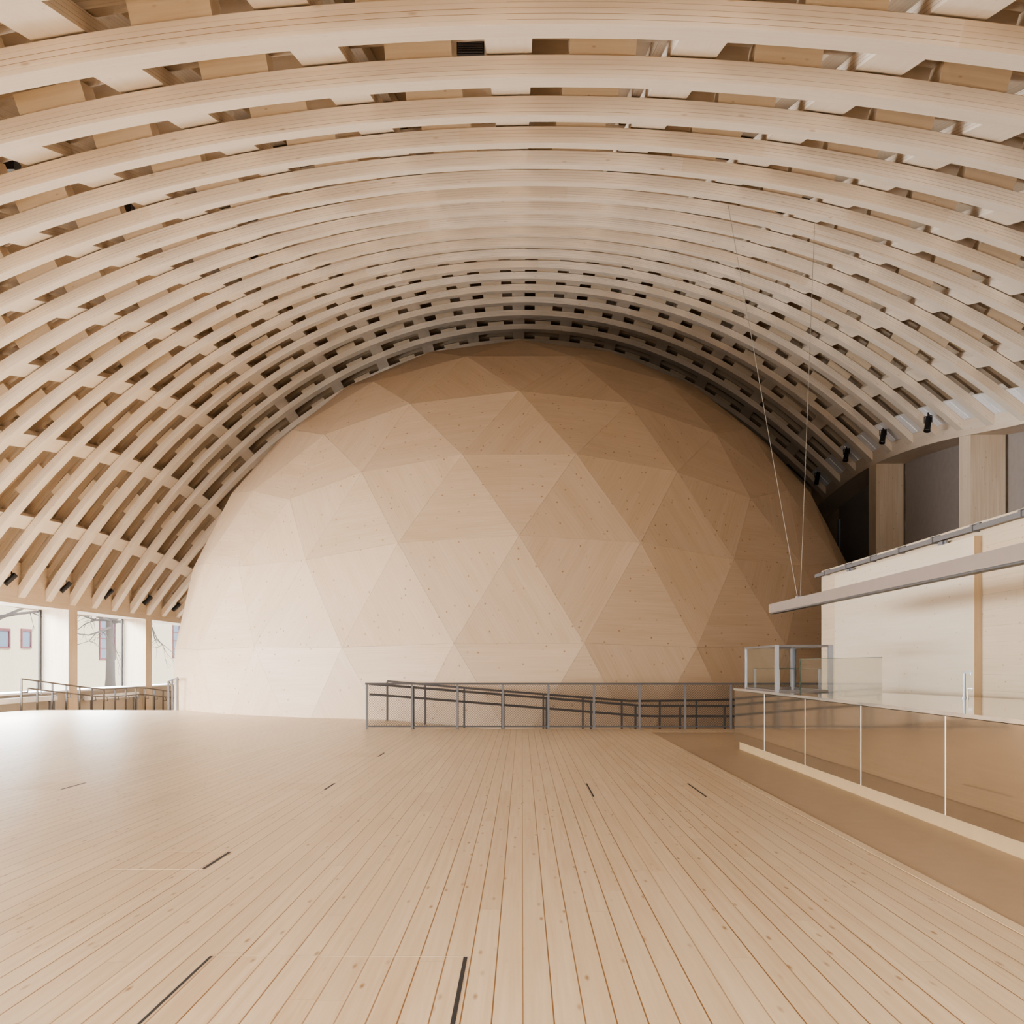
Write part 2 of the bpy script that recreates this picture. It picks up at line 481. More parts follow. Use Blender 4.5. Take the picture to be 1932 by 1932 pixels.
# ------------------------------------------------------------------ floor
def slab(name, pts, z0, z1, mat):
    mb = MB()
    mb.face([(x, y, z1) for x, y in pts]); mb.face([(x, y, z0) for x, y in reversed(pts)])
    for i in range(len(pts)):
        a, b_ = pts[i], pts[(i+1) % len(pts)]
        mb.face([(a[0], a[1], z0), (b_[0], b_[1], z0), (b_[0], b_[1], z1), (a[0], a[1], z1)])
    return mb.build(name, mat)
pts = [(-13.75, -3.0), (2.40, -3.0), (2.40, 17.69), (7.6, 17.69), (7.6, 18.72), (-3.05, 18.72)]
pts += [(-3.05, 21.75)]
for x in (-4, -5, -6, -7, -8, -9):
    pts.append((x, DC.y - math.sqrt(11.0**2-(x-DC.x)**2)))
pts += [(-9.3, 26.28), (-13.2, 26.28), (-13.5, 26.1), (-13.68, 25.7), (-13.75, 25.1)]
tag(slab('floor', pts, -.25, 0.0, M_floor), kind='structure')
tag(slab('floor', [(2.40, -3.0), (8.0, -3.0), (8.0, 17.69), (2.40, 17.69)], -.25, -.004, M_path), kind='structure')
tag(slab('floor', [(-15.2, -6), (12.2, -6), (12.2, 46), (-15.2, 46)], -1.0, -.86, M_path), kind='structure')
mb = MB(); mb.box(2.33, 2.402, -3, 17.69, -.02, .0008); mb.box(2.33, 7.6, 17.69, 17.76, -.02, .0008)
tag(mb.build('trim_1', M_floor), kind='structure')
# access ramp
mb = MB()
xs = [-3.05, -2.3, -1.5, -.8, 0, .6, 1.2, 1.8, 2.3, 2.9, 3.6, 4.4, 5.2, 6, 7, 8.0]
def dy(x): return DC.y - math.sqrt(11.17**2-(x-DC.x)**2)
def rz(x): return -.08*min(max(x+3.02, 0), 5.45)
for a, b_ in zip(xs, xs[1:]):
    mb.face([(a, 18.73, rz(a)-.002), (b_, 18.73, rz(b_)-.002), (b_, dy(b_), rz(b_)-.002), (a, dy(a), rz(a)-.002)])
    mb.face([(a, 18.73, rz(a)-.1), (a, dy(a), rz(a)-.1), (b_, dy(b_), rz(b_)-.1), (b_, 18.73, rz(b_)-.1)])
tag(mb.build('access_ramp', M_floor), 'timber ramp sloping down along the foot of the dome behind the mesh railing', 'ramp')

# hatches in the boards
def hatch(label, x0, x1, y0, y1, slots, rim=True):
    h = MB(); h.box(x0, x1, y0, y1, -.0005, .0006)
    o = h.build('floor_hatch', M_lid, origin=((x0+x1)/2, (y0+y1)/2, 0)); tag(o, label, 'floor hatch', 'lids set into the floor boards')
    for sx, wd in slots:
        s = MB(); s.box(sx-wd/2, sx+wd/2, y0+.02, y1-.01, .0006, .0014); s.build('slot', M_slot, o)
    if not rim: return o
    r = MB()
    r.box(x0, x1, y1-.005, y1, .0006, .0012); r.box(x0, x1, y0, y0+.005, .0006, .0012)
    r.build('rim', M_rim, o)
    return o
hatch('large floor hatch with a black slot at the bottom edge of the photo', -1.345, -.236, 3.0, 4.11, [(-1.34, .012), (-.243, .017)])
hatch('small floor hatch at lower left with a dark slot on its right', -2.56, -1.955, 5.834, 6.40, [(-1.962, .02)])
hatch('small square floor hatch with a slot, midway across the boards left of centre', -2.57, -1.98, 9.55, 10.1, [(-1.985, .02)])
hatch('floor hatch beside the left edge of the photo on the shiny boards', -5.25, -4.64, 9.55, 10.12, [(-4.645, .022)])
hatch('floor hatch with two slots right of centre, towards the counter', .67, 1.76, 9.07, 10.12, [(.68, .016), (1.75, .016)], False)
hatch('farthest small floor hatch in the boards before the railing', -2.55, -1.96, 13.0, 13.6, [(-1.965, .022)])

# ------------------------------------------------------------------ eaves, columns, windows: left
LX = -14.25
mb = MB(); mb.box(-15.15, LX, -1.5, 44.5, 2.98, 4.15)
tag(mb.build('eave_beam', M_beam), 'long straight timber beam above the left windows carrying the arch feet', 'beam', kind='structure')
cy = [23.71, 29.85, 35.99, 42.13]
cl = ['timber fin column at the left edge just outside the view', 'pale timber fin column between the two left windows, nearer one',
      'pale timber fin column beside the dome in the left window wall', 'timber fin column behind the dome on the left']
for y, l in list(zip(cy, cl))[:3]:
    mb = MB(); mb.box(-15.08, LX, y, y+.60, -.86, 2.98)
    tag(mb.build('timber_column', M_column), l, 'column', 'fin columns of the window wall')
edges = [-1.5] + [e for y in cy for e in (y, y+.6)] + [44.5]
wl = MB(); sl = MB()
for i in range(0, len(edges), 2):
    a, b_ = edges[i]+.003, edges[i+1]-.003
    wl.box(-15.15, -14.35, a, b_, -.86, .40)
    sl.box(-15.15, -14.22, a, b_, .402, .455)
tag(wl.build('wall_left', M_sill), kind='structure')
tag(sl.build('trim_2', M_white), kind='structure')
for i in range(0, len(edges), 2):
    a, b_ = edges[i]+.003, edges[i+1]-.003
    w = empty('window_%d' % (i//2+1), (-15.1, (a+b_)/2, .455)); tag(w, kind='structure')
    g = MB(); g.face([(-15.12, a, .455), (-15.12, b_, .455), (-15.12, b_, 2.98), (-15.12, a, 2.98)]); g.build('glass_pane', M_glass, w)
    fm = MB(); fm.box(-15.14, -15.08, b_-.13, b_-.03, .457, 2.978); fm.build('window_frame', M_mull, w)
# low radiators under the sill
for (y0, y1, z0, z1, l) in ((22.6, 28.75, .18, .33, 'long low white radiator under the left sill, at the edge of the photo'),
                            (30.75, 34.9, .10, .26, 'low white radiator under the sill between the two timber columns')):
    r = empty('radiator', (-14.12, (y0+y1)/2, -.86), l, 'radiator', 'radiators under the window sill')
    m1 = MB(); m1.box(-14.17, -14.06, y0, y1, z0, z1); m1.build('radiator_body', M_white, r)
    for yy in (y1-.35, y1-.12, y0+.4):
        m2 = MB(); m2.box(-14.15, -14.08, yy-.03, yy+.03, -.86, z0); m2.build('leg', M_chrome, r)

# left ramp handrail going away along the windows
def zr_left(y):
    if y < 26.08: return 0.0
    if y < 31.4: return -.45*(y-26.08)/5.3
    if y < 34.6: return -.45
    return -.45 - .08*(y-34.6)
lr = empty('ramp_handrail', (-13.9, 31, -.86), 'grey steel double handrail descending along the left windows', 'handrail')
n = 14; post_y = [26.36 + .872*i for i in range(n)]
top = MB(); mid = MB()
top.smooth = False
tp = [(-13.9, post_y[0]-.02, .87)] + [(-13.9, y, zr_left(y)+.885) for y in post_y]
for a, b_ in zip(tp, tp[1:]): top.bar(a, b_, .04)
top.build('top_rail', M_raill, lr)
mp = [(-13.82, y, zr_left(y)+.63) for y in post_y]; mp[0] = (-13.82, post_y[0]+.18, .60)
for a, b_ in zip(mp, mp[1:]): mid.bar(a, b_, .036)
mid.bar((-13.82, post_y[0]+.18, .60), (-13.82, post_y[0]+.18, .48), .03)
mid.bar((-13.82, post_y[0]+.18, .48), (-13.9, post_y[0], .48), .03)
for y in post_y[1:]:
    z = zr_left(y)
    mid.bar((-13.9, y, z+.5), (-13.78, y+.05, z+.5), .02); mid.bar((-13.8, y+.05, z+.5), (-13.82, y+.05, z+.63), .02)
mid.build('lower_rail', M_raill, lr)
for y in post_y:
    m1 = MB(); m1.bar((-13.9, y, max(-.86, zr_left(y)-.42)), (-13.9, y, zr_left(y)+.88), .045); m1.build('post', M_raill, lr)
# dome side end of that ramp rail
dr = empty('ramp_handrail', (-9.6, 27, -.86), 'short curved steel handrail end rising beside the left foot of the dome', 'handrail')
pp = [at(343, 1279, 26.32), at(333, 1282, 27.2), at(325.5, 1285.5, 28.0)]
for p in pp: p.x -= .12
q = pp[0] + Vector((.06, -.12, -.03))
m1 = MB(); m1.tube([q] + pp + [pp[2] + Vector((-.25, .9, -.12))], .022, 8); m1.build('top_rail', M_raill, dr)
for p in pp:
    m1 = MB(); m1.bar((p.x, p.y, -.86), (p.x, p.y, p.z), .045); m1.build('post', M_raill, dr)

# ------------------------------------------------------------------ right eave, columns, screens
RX = 10.95
FT = [(2, 3.4), (5, 4.2), (8, 4.95), (11, 5.55), (12, 5.80), (13, 6.0), (14, 6.17), (15, 6.29), (16, 6.37), (17, 6.34), (18, 6.25), (19, 6.12), (20, 5.95), (22, 5.55), (24, 5.1)]
def foot(y):
    k = (y/1.85-2.89)/.83
    if k <= FT[0][0]: return FT[0][1]+HC + (k-FT[0][0])*.27
    for (a, za), (b_, zb) in zip(FT, FT[1:]):
        if k <= b_: return HC + za + (zb-za)*(k-a)/(b_-a)
    return FT[-1][1]+HC
def beam_bot(y): return sum(foot(y+d) for d in (-1, -.5, 0, .5, 1))/5-.12
mb = MB(); S = []
for i in range(80):
    y = 0 + 44.0*i/79; zf = beam_bot(y)+.12
    S.append([Vector((RX, y, zf-.12)), Vector((RX, y, zf+.9)), Vector((RX+.9, y, zf+.9)), Vector((RX+.9, y, zf-.12))])
mb.loft(S); tag(mb.build('eave_beam', M_beam), 'curved timber ring beam above the right columns carrying the arch feet', 'beam', kind='structure')
for y, l in ((23.42, 'timber fin column nearest the right edge above the kitchen wall'),
             (29.65, 'timber fin column beside the right flank of the dome')):
    mb = MB(); x0, x1 = RX+.001, RX+.85; n_ = 6
    ys = [y+.62*i/n_ for i in range(n_+1)]; tops = [beam_bot(q)-.004 for q in ys]
    for i in range(n_):
        for x in (x0, x1):
            mb.face([(x, ys[i], -.86), (x, ys[i], tops[i]), (x, ys[i+1], tops[i+1]), (x, ys[i+1], -.86)], [(0, ys[i]), (tops[i], ys[i]), (tops[i+1], ys[i+1]), (0, ys[i+1])])
        mb.face([(x0, ys[i], tops[i]), (x1, ys[i], tops[i]), (x1, ys[i+1], tops[i+1]), (x0, ys[i+1], tops[i+1])])
    for q, t_ in ((ys[0], tops[0]), (ys[-1], tops[-1])):
        mb.face([(x0, q, -.86), (x1, q, -.86), (x1, q, t_), (x0, q, t_)], [(0, 0), (0, .85), (t_, .85), (t_, 0)])
    tag(mb.build('timber_column', M_column), l, 'column', 'fin columns behind the kitchen wall')
def screen(y0, y1, label, edge=False):
    mb = MB(); N = 14
    for i in range(N):
        a = y0+(y1-y0)*i/N; b_ = y0+(y1-y0)*(i+1)/N
        mb.face([(RX+.91, a, -.86), (RX+.91, b_, -.86), (RX+.91, b_, foot(b_)+.1), (RX+.91, a, foot(a)+.1)])
    o = mb.build('blackout_screen', M_screen); tag(o, label, 'screen', 'dark screens between the right columns')
    if edge:
        e = MB(); e.box(RX+.84, RX+.90, y1-.25, y1-.08, -.86, foot(y1)-.55); e.build('edge_strip', M_edge, o)
screen(17.83, 23.41, 'dark grey screen at the right edge of the photo above the kitchen wall')
screen(24.05, 29.64, 'dark grey screen between the two right timber columns')
screen(30.28, 35.9, 'darkest screen between the dome and the nearest right column', True)
mb = MB(); mb.box(-15.15, 12.1, 45.5, 45.8, -.86, 11); tag(mb.build('wall_back', M_beam), kind='structure')
mb = MB(); mb.box(11.9, 12.2, -1.5, 45.5, -.86, 8.0); tag(mb.build('wall_right', M_beam), kind='structure')

# white plates between arch feet on the right
for i, k in enumerate(range(9, 19)):
    y0, y1 = AY(k)+W+.01, AY(k+1)-.01
    S = []
    for x in (10.42, 10.6, 10.78, 10.93):
        ym = (y0+y1)/2
        P0, N0, _, _ = frame(x, y0); P1, N1, _, _ = frame(x, y1)
        S.append([P0+N0*.0, P0+N0*.03, P1+N1*.03, P1+N1*.0])
    mb = MB(); mb.loft(S)
    o = mb.build('vent_plate', M_plate)
    tag(o, 'white steel plate between the feet of two right arches, %s counted up from the dome' % ORD[19-k], 'plate', 'white plates between the right arch feet')
    e = MB(); P0, N0, tx, ty = frame(10.46, y1-.22); P1, N1, _, _ = frame(10.92, y1-.22)
    e.bar(P0-N0*.012, P1-N1*.012, .3, .02, up=tuple(N0)); e.build('lip', M_white, o)

# ------------------------------------------------------------------ spotlights
def spot(p, d, label, cable=True):
    p = Vector(p); d = Vector(d).normalized()
    o = empty('spotlight', p, label, 'spotlight', 'black spotlights at the arch feet')
    b0 = MB(); b0.tube([p - d*.16, p - d*.15, p + d*.15, p + d*.16], [.05, .075, .075, .065], 14); b0.build('lamp_body', M_black, o)
    v = MB(); v.tube([p + d*.16, p + d*.24], [.078, .085], 14, cap=False); v.build('visor', M_black, o)
    up = Vector((0, 0, 1)); sd = d.cross(up).normalized()
    yk = MB()
    hang = p + Vector((0, 0, max(.12, min(.34, zs(p.x, p.y)-.2-p.z)))) 
    for s in (-1, 1):
        yk.bar(p + sd*s*.095, p + sd*s*.095 + Vector((0, 0, .17)), .018)
    yk.bar(p + sd*.1 + Vector((0, 0, .17)), p - sd*.1 + Vector((0, 0, .17)), .02)
    yk.bar(p + Vector((0, 0, .17)), hang, .026)
    yk.build('yoke', M_black, o)
    if cable:
        c = MB(); c.tube([p - d*.16, p - d*.2 + Vector((.05, .05, -.03)), hang + Vector((.07, .05, -.06)), hang + Vector((0, .0, -.02))], .011, 6)
        c.build('cable', M_black, o)
for px, py, l in ((22, 1091, 'small black spotlight at the arch feet near the left edge of the photo'),
                  (126, 1106, 'small black spotlight above the nearer left column'),
                  (206, 1119, 'small black spotlight over the middle of the left window, between two columns'),
                  (280, 1131, 'small black spotlight above the column closest to the dome on the left'),
                  (334, 1144, 'small black spotlight half hidden against the left side of the dome')):
    kk = {22: 13, 126: 15, 206: 17, 280: 19, 334: 21}[px]
    spot(at(px, py, AY(kk)+.70), (-.5, -.22, -.55), l, False)
for px, py, l in ((1751, 798, 'black spotlight at the right arch feet closest to the right edge'),
                  (1666, 822, 'black spotlight at the right arch feet, second from the right edge'),
                  (1597, 857, 'black spotlight near the top of the dark screen beside the dome'),
                  (1542, 901, 'black spotlight at the right arch feet closest to the dome')):
    kk = {1751: 12, 1666: 14, 1597: 16, 1542: 18}[px]
    spot(at(px, py, AY(kk)+.78), (-.2, -.22, -.85), l)

# small equipment tucked in the roof gaps
def hit_roof(px, py, off):
    d = ray(px, py); t = 3.0
    while t < 50:
        p = Vector((0, 0, HC)) + d*t
        if p.z > zs(p.x, p.y)+off: return p
        t += .01
    return p
for px, py, w, nm, l in ((888, 98, .26, 'vent_grille', 'small black ribbed grille in a roof gap at the top centre'),
                      (237, 396, .2, 'loudspeaker', 'small black box in a roof gap on the upper left'),
                      (478, 489, .2, 'loudspeaker', 'tiny black box in a roof gap above the left flank of the dome'),
                      (14, 315, .2, 'loudspeaker', 'small black box in a roof gap at the left edge of the photo')):
    p = hit_roof(px, py, .24)
    mb = MB(); mb.box(p.x-w/2, p.x+w/2, p.y-.05, p.y+.1, p.z-.05, p.z+.07)
    o = tag(mb.build(nm, M_black), l, 'grille' if nm == 'vent_grille' else 'speaker', 'black boxes in the roof gaps')
    if nm == 'vent_grille':
        g = MB()
        for i in range(5): g.box(p.x-w/2+.01, p.x+w/2-.01, p.y-.058, p.y-.05, p.z-.04+.022*i, p.z-.032+.022*i)
        g.build('slats', M_pipe, o)
# ------------------------------------------------------------------ kitchen wall
WX = 5.5; WZ = 2.975; WY = 17.6
mb = MB(); mb.box(WX, WX+.25, -2, WY, -.86, WZ); mb.box(WX+.25, RX-.05, -2, WY, WZ-.3, WZ-.02); mb.box(WX+.25, RX-.05, WY-.2, WY-.002, -.86, WZ-.31)
tag(mb.build('wall_kitchen', M_wall), kind='structure')
d0, d1 = 11.48, 16.58
dr = empty('sliding_door', (WX-.05, (d0+d1)/2, -.012), 'wide pale timber sliding door hanging in front of the kitchen wall', 'door')
mb = MB(); mb.box(WX-.09, WX-.012, d0, d1, .02, 2.80); mb.build('door_panel', M_door, dr)
mb = MB(); mb.box(WX-.0915, WX-.005, d0-.006, d0, .02, 2.80); tag(mb.build('door_edge', M_dedge, dr), 'darker door edge')
for y in (12.4, 15.9):
    mb = MB(); mb.box(WX-.075, WX-.045, y-.12, y+.12, 2.80, 2.85); mb.tube([(WX-.1, y-.06, 2.825), (WX-.04, y-.06, 2.825)], .02, 10); mb.build('hanger', M_chrome, dr)
tr = empty('door_track', (WX-.06, 9.5, 2.88), 'grey metal track with brackets along the top of the kitchen wall', 'track')
mb = MB(); mb.box(WX-.085, WX-.03, -1, WY+.12, 2.865, 2.925); mb.build('rail', M_pipe, tr)
for i in range(16):
    y = WY - .45 - i*1.12
    mb = MB(); mb.box(WX-.1, WX+.0, y-.03, y+.03, 2.855, 2.94); mb.box(WX-.03, WX-.0, y-.07, y+.07, 2.935, 2.962); mb.build('bracket', M_pipe, tr)

# ------------------------------------------------------------------ counter
CX = 3.20; CT = .905; CE = 14.4
ct = empty('bar_counter', (4.0, 8, -.012), 'long bronze fronted bar counter with glossy top on the right', 'counter')
js = [CE, 12.64, 10.83, 9.05, 7.25, 5.45, 3.65, 1.85]
for a, b_ in zip(js, js[1:]):
    mb = MB(); mb.box(CX, CX+.03, b_+.005, a-.005, .12, .868); mb.build('front_panel', M_bronze, ct)
for y in js[1:-1]:
    mb = MB(); mb.box(CX-.003, CX+.012, y-.004, y+.004, .12, .868); tag(mb.build('joint_strip', M_joint, ct), 'bright joint strip')
mb = MB()
tp = [(CX-.02, 1.85), (CX-.02, CE), (4.02, CE), (4.25, 13.25), (5.05, 9.6), (5.33, 8.3), (5.33, 1.85)]
mb.face([(x, y, CT) for x, y in reversed(tp)]); mb.face([(x, y, CT-.03) for x, y in tp])
for i in range(len(tp)):
    a, b_ = tp[i], tp[(i+1) % len(tp)]
    mb.face([(a[0], a[1], CT-.03), (a[0], a[1], CT), (b_[0], b_[1], CT), (b_[0], b_[1], CT-.03)])
mb.build('counter_top', M_top, ct)
mb = MB(); mb.box(CX+.045, CX+.5, 1.85, CE-.12, -.012, .118); mb.build('plinth', M_plinth, ct)
mb = MB(); mb.box(CX+.032, 3.95, 1.85, CE-.02, .12, .868); mb.build('carcass', M_plinth, ct)
mb = MB(); mb.box(CX+.03, 3.95, CE-.018, CE, .12, .868); mb.build('end_panel', M_bronze, ct)

# display case
cs = empty('display_case', (3.63, 13.2, CT), 'glass display case with aluminium posts on the far end of the counter', 'display case')
x0, x1, y0, y1, zt = 3.30, 3.99, 12.4, 14.1, 1.512
for (x, y, w) in ((x0, y0, .045), (x0, y1, .03), (x1, y0, .06), (x1, y1, .06)):
    mb = MB(); mb.box(x-w/2, x+w/2, y-w/2, y+w/2, CT, zt); mb.build('post', M_chrome, cs)
mb = MB(); mb.box(x1-.0, x1+.02, y1-.1, y1+.02, CT, zt-.03); tag(mb.build('dark_strip', M_darkmetal, cs), 'dark strip at the back post')
mb = MB()
for a, b_ in (((x0, y0), (x1+.03, y0)), ((x0, y1), (x1, y1)), ((x0, y0), (x0, y1)), ((x1, y0), (x1, y1))):
    mb.bar((a[0], a[1], zt-.012), (b_[0], b_[1], zt-.012), .03, .026)
for a, b_ in (((x0, y0), (x1+.03, y0)), ((x0, y1), (x1, y1)), ((x0, y0), (x0, y1)), ((x1, y0), (x1, y1))):
    mb.bar((a[0], a[1], CT+.012), (b_[0], b_[1], CT+.012), .022, .02)
mb.build('frame', M_frame, cs)
mb = MB(); mb.box(x0-.005, x0+.001, y0, y1, CT+.02, zt-.02); mb.build('glass_pane', M_case, cs)
mb = MB(); mb.box(x0, x1, y1-.001, y1+.005, CT+.02, zt-.02); mb.build('glass_pane', M_case, cs)
mb = MB(); mb.box(x0, x1, y0, y1, zt-.003, zt+.004); mb.build('top_glass', M_case, cs)
mb = MB(); mb.box(x0+.06, x1-.05, y0+.2, y1-.2, 1.195, 1.203); mb.build('glass_shelf', M_case, cs)
mb = MB(); mb.bar((x0+.06, y0+.2, 1.199), (x1-.05, y0+.2, 1.199), .006, .010); mb.bar((x0+.06, y1-.2, 1.199), (x1-.05, y1-.2, 1.199), .006, .01); tag(mb.build('shelf_edge', M_gedge, cs), 'green shelf edge')
for x in (x0+.08, x1-.07):
    for y in (y0+.22, y1-.22):
        mb = MB(); mb.box(x-.014, x+.014, y-.014, y+.014, CT, 1.195); mb.build('shelf_post', M_chrome, cs)
# glass screen
gs = empty('glass_screen', (3.34, 10.2, CT), 'upright frameless glass guard standing along the counter front edge', 'glass screen')
mb = MB(); mb.box(3.336, 3.344, 8.9, 11.5, CT, 1.322); mb.build('glass_pane', M_case, gs)
mb = MB(); mb.box(3.335, 3.345, 8.9, 11.5, 1.322, 1.327); mb.box(3.335, 3.345, 11.5, 11.506, CT, 1.327);
tag(mb.build('polished_edge', M_gedge, gs), 'green polished glass edge')
# taps
def tap(x, y, h, reach, r, label):
    o = empty('tap', (x, y, CT), label, 'tap')
    mb = MB(); mb.tube([(x, y, CT), (x, y, CT+h)], r, 12); mb.build('upright', M_chrome, o)
    mb = MB(); mb.bar((x-r, y, CT+h-r), (x+reach, y-.02, CT+h-r), r*1.7, r*1.7); mb.tube([(x+reach-.01, y-.02, CT+h-r), (x+reach-.01, y-.02, CT+h-r*3)], r*.8, 10); mb.build('spout', M_chrome, o)
    mb = MB(); mb.tube([(x, y, CT), (x, y, CT+.012)], r*1.8, 14); mb.build('base', M_chrome, o)
tap(4.637, 10.06, .285, .07, .014, 'tall slim steel tap at the back of the counter')
tap(4.575, 9.85, .115, .045, .007, 'small low steel tap just right of the tall tap')

# ------------------------------------------------------------------ pendant lamp
PX = 3.6
pl = empty('pendant_lamp', (PX, 8, 1.99), 'long slim bronze linear pendant lamp hanging over the counter', 'lamp')
mb = MB(); mb.box(PX-.05, PX+.05, 1.5, 13.77, 1.998, 2.123); mb.build('housing', M_pend, pl)
mb = MB(); mb.box(PX-.042, PX+.042, 1.55, 13.72, 1.982, 1.998); mb.build('diffuser', M_darkmetal, pl)
def hit(px, py):
    d = ray(px, py); t = 5.0
    while t < 40:
        p = Vector((0, 0, HC)) + d*t
        if p.z > zs(p.x, p.y)-.16: return p
        t += .02
    return p
for bx, tops in ((12.45, ((1373, 383), (1537, 420))),):
    for i, (px, py) in enumerate(tops):
        mb = MB(); mb.tube([(PX+(.018 if i else -.018), bx, 2.13), hit(px, py)], .0042, 6); mb.build('wire', M_wire, pl)
    mb = MB(); mb.box(PX-.035, PX+.035, bx-.05, bx+.05, 2.123, 2.145); mb.build('wire_clip', M_chrome, pl)
for s in (-1, 1):
    mb = MB(); y = 4.0; x = PX + s*.8; mb.tube([(PX+.018*s, y, 2.13), (x, y+.4, zs(x, y+.4)+.1)], .0075, 6); mb.build('wire', M_wire, pl)

# ------------------------------------------------------------------ mesh railing
GY = 18.6
gr = empty('mesh_railing', (1.5, GY, 0), 'grey steel railing with wire mesh at the floor edge before the dome', 'railing')
px_ = [-3.03 + .886*i for i in range(11)]
mb = MB(); mb.bar((px_[0]-.03, GY, .885), (px_[-1], GY, .885), .05, .035); mb.build('top_rail', M_rail, gr)
mb = MB(); mb.bar((px_[0], GY, .055), (px_[-1], GY, .055), .03, .03); mb.build('bottom_rail', M_rail, gr)
for x in px_:
    mb = MB(); mb.box(x-.021, x+.021, GY-.02, GY+.02, -.02, .87); mb.build('post', M_raill, gr)
for a, b_ in zip(px_, px_[1:]):
    x0, x1, z0, z1 = a+.022, b_-.022, .065, .87
    mb = MB(); p = .048; w = .0054
    c = x0-(z1-z0)
    while c < x1:
        xa, xb = max(c, x0), min(c+(z1-z0), x1)
        if xb > xa:
            za, zb = z0+(xa-c), z0+(xb-c)
            mb.bar((xa, GY, za), (xb, GY, zb), w, w, up=(0, 1, 0)); mb.bar((xa, GY, z1-(za-z0)), (xb, GY, z1-(zb-z0)), w, w, up=(0, 1, 0))
        c += p
    mb.build('wire_mesh', M_wiremesh, gr)
# near handrail of the ramp
nh = empty('ramp_handrail', (1.5, 19.05, 0), 'grey double handrail on the near side of the ramp, right behind the mesh', 'handrail')
NY = 19.05
X2 = [-3.05 + .3*i for i in range(31)]
for dz, nm in ((.87, 'top_rail'), (.665, 'lower_rail')):
    mb = MB()
    pts2 = [(x, NY, rz(x)+dz) for x in X2]
    mb.tube(pts2, .023, 8); mb.build(nm, M_rail, nh)
for x in [-2.17 + .886*i for i in range(10)]:
    mb = MB(); mb.box(x-.02, x+.02, NY-.02, NY+.02, rz(x), rz(x)+.87); mb.build('post', M_rail, nh)
# far handrail following the dome
fh = empty('ramp_handrail', (1.0, 21.1, 0), 'grey handrail on the dome side of the ramp following its curve', 'handrail')
def fy(x): return DC.y - math.sqrt(11.52**2-(x-DC.x)**2)
mb = MB(); mb.tube([(x, fy(x), rz(x)+.885) for x in [-3.02+.3*i for i in range(29)]], .023, 8); mb.build('top_rail', M_rail, fh)
for i in range(10):
    x = -3.02+.872*i
    mb = MB(); mb.box(x-.02, x+.02, fy(x)-.02, fy(x)+.02, rz(x), rz(x)+.88); mb.build('post', M_rail, fh)

# ------------------------------------------------------------------ outside
mb = MB(); mb.box(-60, -15.4, -30, 90, -.5, -.3); mb.box(-60, 60, -60, -6.1, -.5, -.3); tag(mb.build('ground', M_ground), kind='structure')
fx = -28.0
bd = empty('neighbouring_building', (fx, 50, -.3), 'pale plastered building seen through the left windows', 'building')
mb = MB(); mb.box(fx-6, fx, 25, 85, -.3, 6.2); mb.build('wall', M_fac, bd)
def win(px0, px1, py0, py1, rows, cols_, mat):
    ya, yb = -fx*F/(985-px0), -fx*F/(985-px1)
    ym = (ya+yb)/2
    za, zb = HC+(HOR-py1)/F*ym, HC+(HOR-py0)/F*ym
    f = MB(); w = .14
    f.box(fx-.02, fx+.06, ya, yb, za-.1, za); f.box(fx-.02, fx+.06, ya, yb, zb, zb+w)
    f.box(fx-.02, fx+.06, ya-w, ya, za-.1, zb+w); f.box(fx-.02, fx+.06, yb, yb+w, za-.1, zb+w)
    for i in range(1, rows): f.box(fx, fx+.05, ya, yb, za+(zb-za)*i/rows-.04, za+(zb-za)*i/rows+.04)
    for i in range(1, cols_): f.box(fx, fx+.05, ya+(yb-ya)*i/cols_-.05, ya+(yb-ya)*i/cols_+.05, za, zb)
    o = f.build('window', mat, bd)
    g = MB(); g.box(fx+.005, fx+.02, ya, yb, za, zb); g.build('pane', M_pane, o)
win(-8, 10, 1190, 1220, 1, 1, M_red); win(36, 51, 1191, 1220, 1, 1, M_red)
win(185, 212, 1168, 1242, 4, 2, M_red); win(324, 345, 1178, 1240, 4, 2, M_red)
def tree(base, h, r, label, seed, lean=(0, 0)):
    rg = random.Random(seed)
    o = empty('bare_tree', base, label, 'tree')
    tr_ = MB(); tr_.smooth = True
    b0 = Vector(base)
    pts_ = [b0 + Vector((lean[0]*t*h + rg.uniform(-.08, .08), lean[1]*t*h + rg.uniform(-.08, .08), t*h)) for t in (0, .15, .35, .55, .8, 1)]
    tr_.tube(pts_, [r*1.3, r, r*.9, r*.8, r*.6, r*.35], 12); tr_.build('trunk', M_bark, o)
    br = MB()
    def grow(p, d, L, rr, lev):
        q = p + d*L*.5 + Vector((rg.uniform(-1, 1), rg.uniform(-1, 1), rg.uniform(-1, 1)))*L*.1
        e = q + (d + Vector((rg.uniform(-.4, .4), rg.uniform(-.4, .4), rg.uniform(-.3, .3)))).normalized()*L*.5
        br.tube([p, q, e], [rr, rr*.75, rr*.5], 5)
        if lev:
            for _ in range(3):
                dd = (d + Vector((rg.uniform(-.9, .9), rg.uniform(-.9, .9), rg.uniform(-.7, .5)))).normalized()
                grow(e if rg.random() < .6 else q, dd, L*.65, rr*.5, lev-1)
    for i in range(12):
        t = rg.uniform(.45, 1); p = b0 + Vector((lean[0]*t*h, lean[1]*t*h, t*h))
        a = rg.uniform(0, 6.28)
        grow(p, Vector((math.cos(a), math.sin(a), rg.uniform(-.35, .5))).normalized(), rg.uniform(1.2, 2.2), r*.3, 3)
    br.build('branches', M_bark, o)
tree((-20.0, 46.2, -.3), 6.0, .22, 'grey tree trunk with bare branches before the reddish window outside', 3)
tree((-20.6, 36.5, -.3), 5.6, .25, 'bare branches of a tree outside the leftmost window', 5, (0, .1))

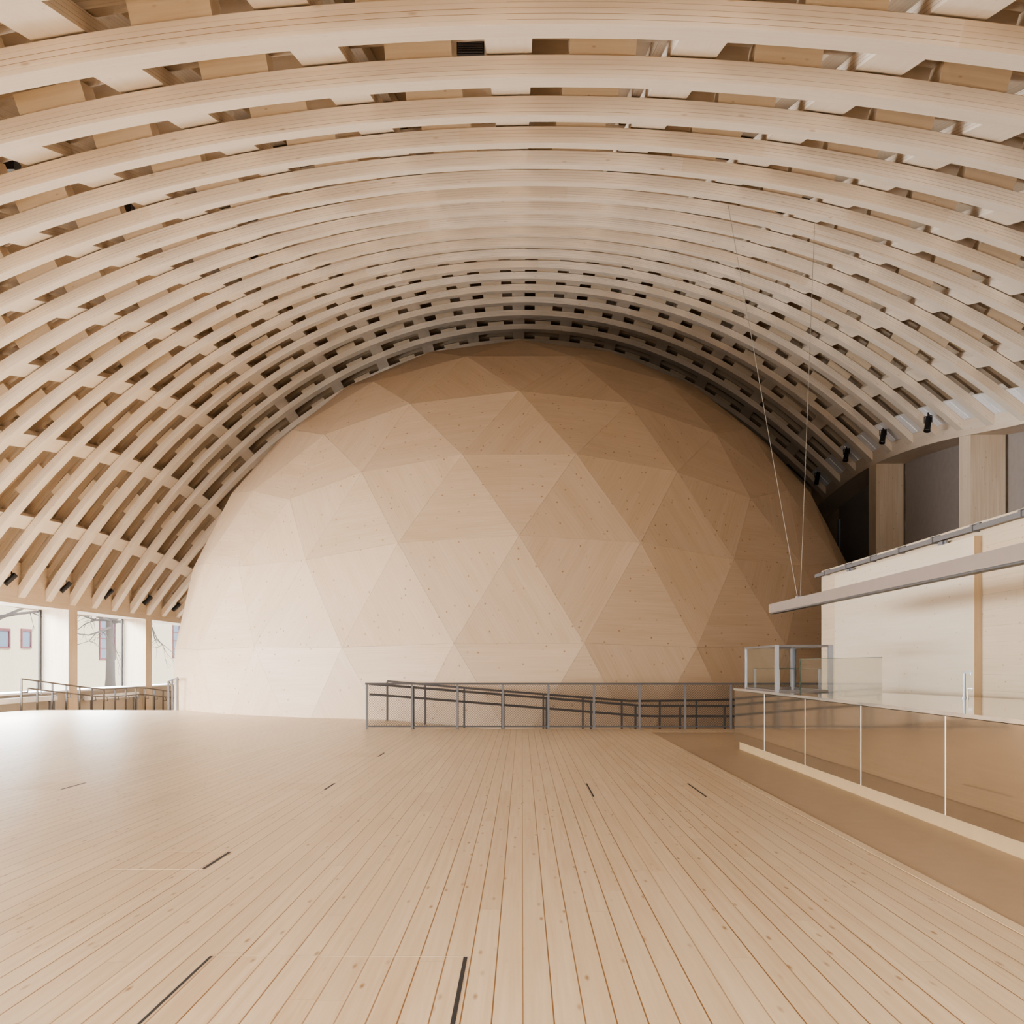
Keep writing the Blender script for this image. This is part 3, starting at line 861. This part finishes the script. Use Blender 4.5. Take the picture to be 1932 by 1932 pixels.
# ------------------------------------------------------------------ light
wd = bpy.data.worlds.new('world'); scn.world = wd; wd.use_nodes = True
bg = wd.node_tree.nodes['Background']; bg.inputs[0].default_value = (.90, .95, 1.0, 1); bg.inputs[1].default_value = 1.3
def sun(rot, e, ang, c):
    l = bpy.data.lights.new('sun', 'SUN'); l.energy = e; l.angle = math.radians(ang); l.color = c
    o = bpy.data.objects.new('daylight', l); col.objects.link(o); o.rotation_euler = [math.radians(x) for x in rot]
def area(loc, target, sx, sy, e, c):
    l = bpy.data.lights.new('area', 'AREA'); l.shape = 'RECTANGLE'; l.size = sx; l.size_y = sy; l.energy = e; l.color = c
    o = bpy.data.objects.new('window_light', l); col.objects.link(o); o.location = loc
    d = Vector(target) - Vector(loc); o.rotation_euler = d.to_track_quat('-Z', 'Y').to_euler()
sun((-14, 35, 0), 2.7, 12, (1, .97, .92))
area((-6, -5.5, 3.2), (-2, 12, 4.6), 17, 6.0, 2700, (1, .95, .88))
area((-15.5, 13, 1.75), (-5, 14, 3.2), 24, 2.4, 4000, (.87, .93, 1.0))
area((-17.8, 33, 4.3), (-9, 33, 1.2), 26, 1.5, 5400, (.88, .94, 1.0))

# ------------------------------------------------------------------ camera
cam = bpy.data.cameras.new('camera'); co_ = bpy.data.objects.new('camera', cam); col.objects.link(co_)
cam.sensor_width = 36; cam.sensor_fit = 'HORIZONTAL'; cam.lens = F/1932*36
cam.shift_y = (HOR-966)/1932; cam.shift_x = 0
cam.clip_end = 400
co_.location = (0, 0, HC); co_.rotation_euler = (math.radians(90), 0, YAW)
scn.camera = co_
scn.view_settings.view_transform = 'AgX'
scn.view_settings.look = 'AgX - Medium High Contrast'
scn.view_settings.exposure = 0.70
scn.cycles.use_denoising = True
scn.cycles.max_bounces = 8; scn.cycles.diffuse_bounces = 5; scn.cycles.glossy_bounces = 3; scn.cycles.use_adaptive_sampling = True; scn.cycles.adaptive_threshold = .09; scn.cycles.adaptive_min_samples = 16; scn.cycles.caustics_reflective = False; scn.cycles.caustics_refractive = False; scn.cycles.transparent_max_bounces = 16
scn.cycles.sample_clamp_indirect = 6.0
